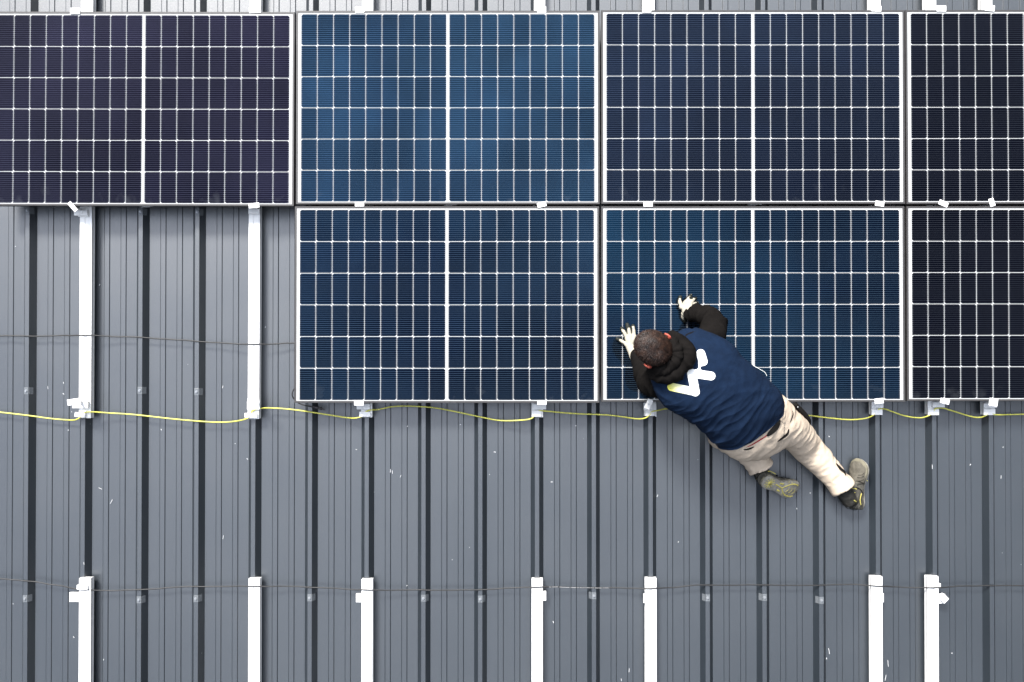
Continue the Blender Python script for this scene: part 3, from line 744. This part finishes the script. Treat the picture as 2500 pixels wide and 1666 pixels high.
# --- hair: skull cap plus short strands turning round the crown
mb = MB(); rs = []
nA, nB = 44, 20
CR = (hp(-.055, .006, .075)-HC).normalized()
for k in range(1, nB):
    th = math.pi*k/nB*.76; ring = []
    for j in range(nA):
        ph = 2*math.pi*j/nA
        d = Vector((math.sin(th)*math.cos(ph), math.sin(th)*math.sin(ph), math.cos(th)))
        # local: x=lat, y=fwd, z=up, tilted back so that the cap covers the nape
        dy = d.y*math.cos(.85)-d.z*math.sin(.85); dz = d.y*math.sin(.85)+d.z*math.cos(.85)
        v = LAT*d.x*.0835+FWD*(dy*.097-.008)+UPV*(dz*.0975+.003)
        ring.append(HC+v*(1.0+.012*nz(d.x*7, d.y*7, d.z*7)))
    rs.append(ring)
mb.rings(rs); cap = mb.build('hair', M_hair, worker)
vs = []; fs = []; rg = random.Random(5)
crown = HC+FWD*-.092+UPV*.030
for _ in range(15000):
    k = rg.uniform(0, len(rs)-1.01); j = rg.uniform(0, nA); k0 = int(k); j0 = int(j) % nA; j1 = (j0+1) % nA
    a, b = k-k0, j-int(j)
    p = (rs[k0][j0]*(1-a)*(1-b)+rs[k0+1][j0]*a*(1-b)+rs[k0][j1]*(1-a)*b+rs[k0+1][j1]*a*b)
    nrm = (p-HC).normalized()
    out_ = p-crown; out_ = (out_-nrm*out_.dot(nrm))
    if out_.length < 1e-4: continue
    ol = out_.length; out_.normalize(); side = nrm.cross(out_)
    sw = max(.15, 1.0-ol*9)
    d = (out_+side*sw+Vector((rg.gauss(0, .28), rg.gauss(0, .28), rg.gauss(0, .28)))+nrm*rg.uniform(.10, .42)).normalized()
    L_ = rg.uniform(.007, .017); wd = d.cross(nrm).normalized()*.0009
    q = p+nrm*.0003; o = len(vs)
    vs += [q-wd, q+wd, q+d*L_*.6+wd*.7, q+d*L_*.6-wd*.7, q+d*L_-nrm*L_*.2]
    fs += [(o, o+1, o+2, o+3), (o+3, o+2, o+4)]
me = bpy.data.meshes.new('hair_strands'); me.from_pydata([tuple(v) for v in vs], [], fs); me.materials.append(mat('hair_strand', (.024, .0115, .0070), .5, .35, var=.85, vscale=38))
ho = bpy.data.objects.new('hair_strands', me); COL.objects.link(ho); ho.parent = cap
# --- trousers
mb = MB(); mb.rings(section_rings(PEL, 48, 5, ex=.9)); limb(mb, LEG_R[:-1]+[(2036, 1166, .118, .058)]); limb(mb, LEG_L[:-2]+[(1834, 1112, .103, .063)])
def cuff(c, back, r):
    c = P(*c); b = P(*back); ax = (c-b).normalized(); a = ax.orthogonal().normalized(); d = ax.cross(a)
    def rg_(o, rr): return [c+ax*o+a*rr*math.cos(2*math.pi*i/28)*1.04+d*rr*math.sin(2*math.pi*i/28)+ax*.006*math.sin(2*math.pi*i/28*2+1) for i in range(28)]
    mb.rings([rg_(-.05, r*.95), rg_(0, r), rg_(.030, r*1.05), rg_(.048, r*1.10), rg_(.048, r*.93), rg_(.01, r*.86)])
cuff((2046, 1177, .12), (2030, 1158, .118), .064); cuff((1846, 1127, .106), (1830, 1106, .104), .067)
tr = mb.build('trousers', M_trou, worker); remesh(tr, .0058, 4)
axr = (P(2049, 1180, .12)-P(1944, 1062, .235)).normalized(); axl = (P(1864, 1144, .165)-P(1768, 1062, .155)).normalized(); hipc = P(1915, 1060, .33)
def tr_d(co, n_):
    right = co.x > P(1880, 1100, .2).x and co.y > P(1900, 1120, .2).y-.5 and (co-P(1870, 1090, .2)).dot(Vector((.75, .66, 0))) > 0
    ax = axr if right else axl; pr = Vector((-ax.y, ax.x, 0))
    s = co.dot(ax); c = co.dot(pr); d = (co-hipc).length
    m = max(0, 1-abs(d-.02)/.16) if right else 0
    e = max(0, 1-(co-P(2049, 1180, .12)).length/.16) if right else .9
    f = .0045*ridge(s*9, c*4, co.z*4)+.010*m*(ridge(s*17+c*8, c*5, 2)-.3)+.0075*e*(ridge(s*17, c*8, 5)-.2)+.003*ridge(s*26, c*18, co.z*9)+.002*nz(co.x*30, co.y*30, co.z*30)
    return n_*f
bake(tr, tr_d)
tb = BVHTree.FromPolygons([v.co[:] for v in tr.data.vertices], [p.vertices[:] for p in tr.data.polygons])
def ribbon(name, m, pts, width_px, parent, bvh, up=.002, k=6, taper=False, th=.003):
    d = catmull(pts, k); L1 = []; L2 = []
    for i, (x, y) in enumerate(d):
        a = d[max(i-1, 0)]; b = d[min(i+1, len(d)-1)]; dx, dy = b[0]-a[0], b[1]-a[1]; l = math.hypot(dx, dy) or 1
        w_ = width_px/2*(math.sin(math.pi*(i+.15)/(len(d)-.7))**.6 if taper else 1); nx, ny = -dy/l*w_, dx/l*w_
        p = on_surface(x+nx, y+ny, bvh, up); q = on_surface(x-nx, y-ny, bvh, up)
        if p is None or q is None or (p-q).length > .09: continue
        L1.append(p); L2.append(q)
    mb = MB(); dz = Vector((0, 0, th))
    mb.rings([[a, b, b-dz, a-dz] for a, b in zip(L1, L2)])
    return mb.build(name, m, parent, smooth=False)
ribbon('waistband_gap', M_trim, [(1904, 1025), (1896, 1041), (1884, 1054), (1872, 1065)], 13, tr, tb, taper=True, up=.006)
ribbon('pocket_slit', M_trim, [(1935, 1003), (1936, 1012), (1933, 1022), (1929, 1031)], 2.6, tr, tb, taper=True)
ribbon('pocket_slit', M_trim, [(1926, 1047), (1922, 1060), (1910, 1070), (1898, 1079)], 5.5, tr, tb, taper=True)
ribbon('waistband_gap', M_trim, [(1815, 1098.5), (1824, 1097.5), (1833, 1095), (1841, 1091)], 4, tr, tb, taper=True)
ribbon('belt_loop', M_trou, [(1907, 1024), (1915, 1031)], 5.5, tr, tb, up=.004)
ribbon('knee_reinforcement', M_trim, [(2041, 1131), (2047, 1139), (2054, 1146), (2061, 1152), (2064, 1160)], 6, tr, tb, taper=True, up=.007)
rb = BVHTree.FromPolygons([v.co[:] for v in shirt.data.vertices]+[v.co[:] for v in tr.data.vertices], [p.vertices[:] for p in shirt.data.polygons]+[tuple(i+len(shirt.data.vertices) for i in p.vertices) for p in tr.data.polygons])
ribbon('underwear_band', M_red, [(1880, 1057), (1867, 1067), (1853, 1076), (1837, 1085.5), (1821, 1093)], 2.6, worker, rb, up=.003, taper=True)
# holster at the hip
hd = empty('tool_pouch', (0, 0, 0)); hd.parent = worker
mb = MB(); mb.tube([P(x, y, z) for x, y, z in catmull([(1940, 990, .36), (1950, 1003, .33), (1962, 1020, .29), (1972, 1034, .25)], 4)], [.018, .020, .021, .022, .024, .026, .028, .029, .030, .030, .029, .028, .022], 14, flat=.7)
mb.build('pouch_bag', M_trim, hd)
mb = MB(); mb.tube([P(1944, 990, .385), P(1958, 1008, .355), P(1971, 1026, .30)], [.007, .009, .007], 10); mb.build('pouch_flap', M_trim, hd)
mb = MB(); q = P(1948, 994.5, .395); mb.ell(q, (Vector((.0042, 0, 0)), Vector((0, .0042, 0)), Vector((0, 0, .003))), 8); mb.build('press_stud', M_screw, hd)
mb = MB(); mb.tube([P(x, y, .50) for x, y in catmull([(1832, 890.5), (1843, 895), (1855, 902), (1867, 909), (1872, 918)], 4)], .0013, 8); mb.build('drawcord', M_emb, hood)
# --- gloves
def glove(wrist, back, blobs, fingers):
    dz = ZP-.14
    wrist = (wrist[0], wrist[1], wrist[2]+dz); blobs = [(a, b, c+dz, r) for a, b, c, r in blobs]
    fingers = [dict(f, p=[(a, b, c+(dz if c != zf_ and c != zf_-.002 else 0)) for a, b, c in f['p']]) for f in fingers]
    mb = MB(); pm = blobs[0]
    for ch in fingers:
        d = catmull(ch['p'], 5); r = ch.get('r', .0105)
        pp = [P(x, y, z) for x, y, z in d]
        mb.tube(pp, [r*(1.10-.24*i/(len(pp)-1)) for i in range(len(pp))], 12)
        b = ch['p'][0]
        mb.tube([P(*pm[:3]), P(*b)], [pm[3]*.6, r*1.45], 12)
    for q in blobs: mb.ell(P(*q[:3]), (Vector((q[3], 0, 0)), Vector((0, q[3]*1.1, 0)), Vector((0, 0, .017))), 12)
    w0 = P(*wrist)
    mb.tube([P(*back), w0, w0.lerp(P(*pm[:3]), .7)], [.034, .030, .027], 16, flat=.8)
    o = mb.build('glove', M_glove, worker); remesh(o, .0026, 3, .4)
    bake(o, lambda co, n_: n_*(.0014*ridge(co.x*40, co.y*40, co.z*40)))
    mb = MB()
    for ch in fingers:
        d = catmull(ch['p'], 5); r = ch.get('r', .0105); n = len(d); k0 = int(n*ch.get('tip', .60))
        pp = [P(x, y, z-.0005) for x, y, z in d[k0:]]
        mb.tube(pp, [r*(1.0+.10*min(1, i/2.))-.0006*max(0, i-3) for i in range(len(pp))], 12)
        pp = [P(x, y, z-.0042) for x, y, z in d[:k0+2]]
        mb.tube(pp, [r*1.30]*len(pp), 12)
        b = ch['p'][0]; mb.tube([P(pm[0], pm[1], pm[2]-.010), P(b[0], b[1], b[2]-.007)], [pm[3]*.6, r*1.5], 12)
    for q in blobs: mb.ell(P(q[0], q[1], q[2]-.014), (Vector((q[3]+.003, 0, 0)), Vector((0, q[3]*1.1+.003, 0)), Vector((0, 0, .016))), 12)
    mb.tube([P(wrist[0], wrist[1], wrist[2]-.016), P(pm[0], pm[1], pm[2]-.014)], [.024, .027], 14)
    c = mb.build('rubber_coating', M_rub, o); remesh(c, .0026, 3, .4)
zf_ = ZP+.0115
glove((1549, 868, .205), (1558, 880, .265), [(1539, 846, .172, .026), (1543, 858, .185, .024)], [
    {'p': [(1529.5, 841, .163), (1518, 833.5, .158), (1507, 827.5, zf_-.002)], 'r': .0092, 'tip': .66},
    {'p': [(1531.5, 826, .166), (1524, 812, .162), (1518, 802, zf_)], 'r': .0098, 'tip': .66},
    {'p': [(1539, 822, .167), (1535, 806, .163), (1531.5, 792.5, zf_)], 'r': .0102, 'tip': .66},
    {'p': [(1548, 823, .166), (1547, 808, .163), (1545.5, 796, zf_)], 'r': .0100, 'tip': .80},
    {'p': [(1552, 850, .172), (1562, 840, .163), (1570, 829, zf_)], 'r': .0112, 'tip': .66}])
glove((1686, 763, .225), (1700, 765, .275), [(1680, 747, .196, .034), (1678, 758, .205, .030)], [
    {'p': [(1664.5, 750, .188), (1660, 738, .176), (1661, 725.5, zf_)], 'r': .0108, 'tip': .60},
    {'p': [(1676, 739, .197), (1681, 730, .190), (1686.5, 722, .160)], 'r': .0108, 'tip': .50},
    {'p': [(1687, 738, .195), (1693, 732, .184), (1698.5, 729, .158)], 'r': .0104, 'tip': .48},
    {'p': [(1693, 744, .190), (1699, 740, .176), (1702.5, 740, .156)], 'r': .0096, 'tip': .42},
    {'p': [(1670, 766, .186), (1667.5, 774, .172), (1671, 784, zf_)], 'r': .0112, 'tip': .55}])
# --- boots
def boot(origin, X, Zv, mirror=1, bend=0.0, shaft=None):
    X = X.normalized(); Yv = Zv.cross(X).normalized(); Zv = X.cross(Yv).normalized()
    def T(x, y, z):
        y *= 1.24
        # a slight bend of the forefoot
        return origin+X*x+Yv*(y*mirror)+Zv*(z+bend*max(0, x-.17)**2*9)
    root = empty('boot', (0, 0, 0)); root.parent = worker
    outl = [(0, .0), (.006, .022), (.03, .034), (.07, .034), (.11, .032), (.15, .037), (.19, .045), (.22, .047), (.25, .043), (.275, .032), (.293, .014), (.297, .0)]
    inn = [(0, -.0), (.006, -.022), (.03, -.033), (.07, -.030), (.11, -.027), (.15, -.031), (.19, -.042), (.22, -.048), (.25, -.047), (.275, -.038), (.293, -.018), (.297, -.0)]
    lo = catmull(outl, 4)[:-1]+catmull(inn[::-1], 4)[:-1]
    mb = MB()
    cx = .14
    def ringo(z, s): return [T(cx+(x-cx)*s, y*s+ .0, z+(.012*max(0, (x-.24)/.05)**1.5 if x > .24 else 0)) for x, y in lo]
    mb.rings([ringo(0, .93), ringo(.003, .985), ringo(.013, 1.0), ringo(.0155, .985)]); mb.build('outsole', M_sole, root)
    mb = MB(); mb.rings([ringo(.0150, .99), ringo(.018, 1.005), ringo(.027, .995), ringo(.030, .95)]); mb.build('midsole', M_mid, root)
    # upper
    mb = MB(); rsx = []
    prof = [(.004, .026, .030, .060), (.02, .036, .034, .088), (.05, .037, .034, .100), (.085, .036, .033, .098), (.12, .035, .032, .088), (.15, .038, .034, .076), (.18, .043, .040, .066), (.21, .046, .044, .060), (.24, .044, .045, .056), (.265, .037, .040, .050), (.284, .024, .028, .040), (.291, .010, .012, .028)]
    for x, a, b, h in catmull(prof, 3):
        ring = []
        for j in range(28):
            ph = 2*math.pi*j/28; c_, s_ = math.cos(ph), math.sin(ph)
            y = (a if c_ > 0 else b)*math.copysign(abs(c_)**.75, c_); z = .022+(h-.022)*max(0, s_)**.85 if s_ > 0 else .022+.008*s_
            ring.append(T(x, y*(1-.25*max(0, s_)), z))
        rsx.append(ring)
    mb.rings(rsx)
    k1, k2 = T(.060, 0, .068), T(.058, 0, .098)
    mb.tube([k1, k2, k2.lerp(shaft, .5), shaft], [.038, .045, .047, .046], 20)
    up = mb.build('upper', [M_boot, M_toe, M_collar], root); remesh(up, .0038, 4)
    bake(up, lambda co, n_: n_*(.0022*ridge(co.x*34, co.y*34, co.z*34)+.001*nz(co.x*80, co.y*80, co.z*80)))
    inv = Matrix((X, Yv, Zv))
    for p in up.data.polygons:
        l = inv @ (p.center-origin)
        if l.x > .165+.012*nz(p.center.x*40, p.center.y*40, 1): p.material_index = 1
        elif l.z > .088+.01*nz(p.center.x*40, p.center.y*40, 6): p.material_index = 2
    def strip(name, pts, r, m, flat=.45):
        mb = MB(); mb.tube([T(*p) for p in catmull(pts, 4)], r, 8, flat=flat); return mb.build(name, m, root)
    # laces
    for i, x in enumerate((.105, .125, .145, .165)):
        h = .095-.011*i
        strip('lace', [(x, -.022, h-.010), (x+.004, 0, h+.003), (x-.001, .022, h-.010)], .0026, M_acid if i < 2 else M_trim, 1)
    for sg in (1, -1):
        strip('side_stripe', [(.035, .036*sg, .05), (.065, .0375*sg, .062), (.10, .036*sg, .050)], .0026, M_acid)
        strip('side_stripe', [(.058, .040*sg, .105), (.068, .040*sg, .125)], .003, M_acid)
        strip('seam', [(.10, .035*sg, .030), (.125, .032*sg, .055), (.135, .022*sg, .075)], .0022, M_trim)
        strip('seam', [(.155, .040*sg, .030), (.165, .036*sg, .050), (.172, .022*sg, .066)], .0018, M_trim)
    for x, y0 in ((.150, .010), (.170, .014), (.190, .018), (.205, .020)):
        for sg in (1, -1): strip('crease', [(x, y0*sg, .076-(x-.15)*.28), (x+.004, (y0+.016)*sg, .060-(x-.15)*.1), (x+.012, .040*sg, .040)], .0011, M_trim)
    strip('heel_seam', [(.030, .037, .045), (.006, .020, .055), (-.0, 0, .060), (.006, -.020, .055), (.030, -.036, .045)], .0020, M_trim)
    strip('heel_seam', [(.050, .040, .088), (.015, .022, .092), (.008, 0, .094), (.015, -.022, .092), (.050, -.038, .088)], .0020, M_trim)
    # tread
    zt = -.0012
    def tread(pts, r=.0022): 
        mb = MB(); mb.tube([T(x, y, zt+.0008) for x, y in catmull(pts, 4)], r, 6, flat=.6); mb.build('tread_groove', M_acid, root)
    mb = MB(); mb.cyl(T(.045, 0, zt+.0010), .0125, .003, 16, M=Matrix((X, Yv, Zv)).transposed()); mb.build('tread_hub', M_acid, root)
    for a in range(0, 360, 30):
        c_, s_ = math.cos(R(a)), math.sin(R(a)); tread([(.045+.010*c_, .010*s_), (.045+.035*c_, .026*s_)], .0020)
    tread([(.095, -.004), (.125, 0), (.150, .004)], .0042)
    tread([(.150, .004), (.185, .026), (.225, .034), (.262, .026)], .0034); tread([(.150, .004), (.180, -.018), (.215, -.034), (.25, -.034)], .0034)
    tread([(.128, .020), (.146, .022)], .0050); tread([(.120, -.016), (.140, -.018)], .0055)
    for x in (.175, .20, .225, .25): tread([(x, -.030), (x-.004, -.039)], .0015); tread([(x, .028), (x+.003, .036)], .0015)
    for x in (.20, .225, .25): tread([(x-.006, -.014), (x+.004, 0), (x-.006, .016)], .0013)
    return root
# right one lies on its outer edge, sole towards the right of the photo
boot(P(2097, 1243, .030), P(2103, 1125, .035)-P(2098, 1245, .030), Vector((-.80, .03, .60)), 1, 0, P(2052, 1184, .125))
# left one: toe down on the sheet, sole facing up
h_ = P(1866, 1176, .210); t_ = P(1951, 1204, .060)
Xl = (t_-h_).normalized(); nl = (Vector((-.05, -.28, .95)))
boot(h_, Xl, -nl, 1, 0, P(1856, 1134, .100))
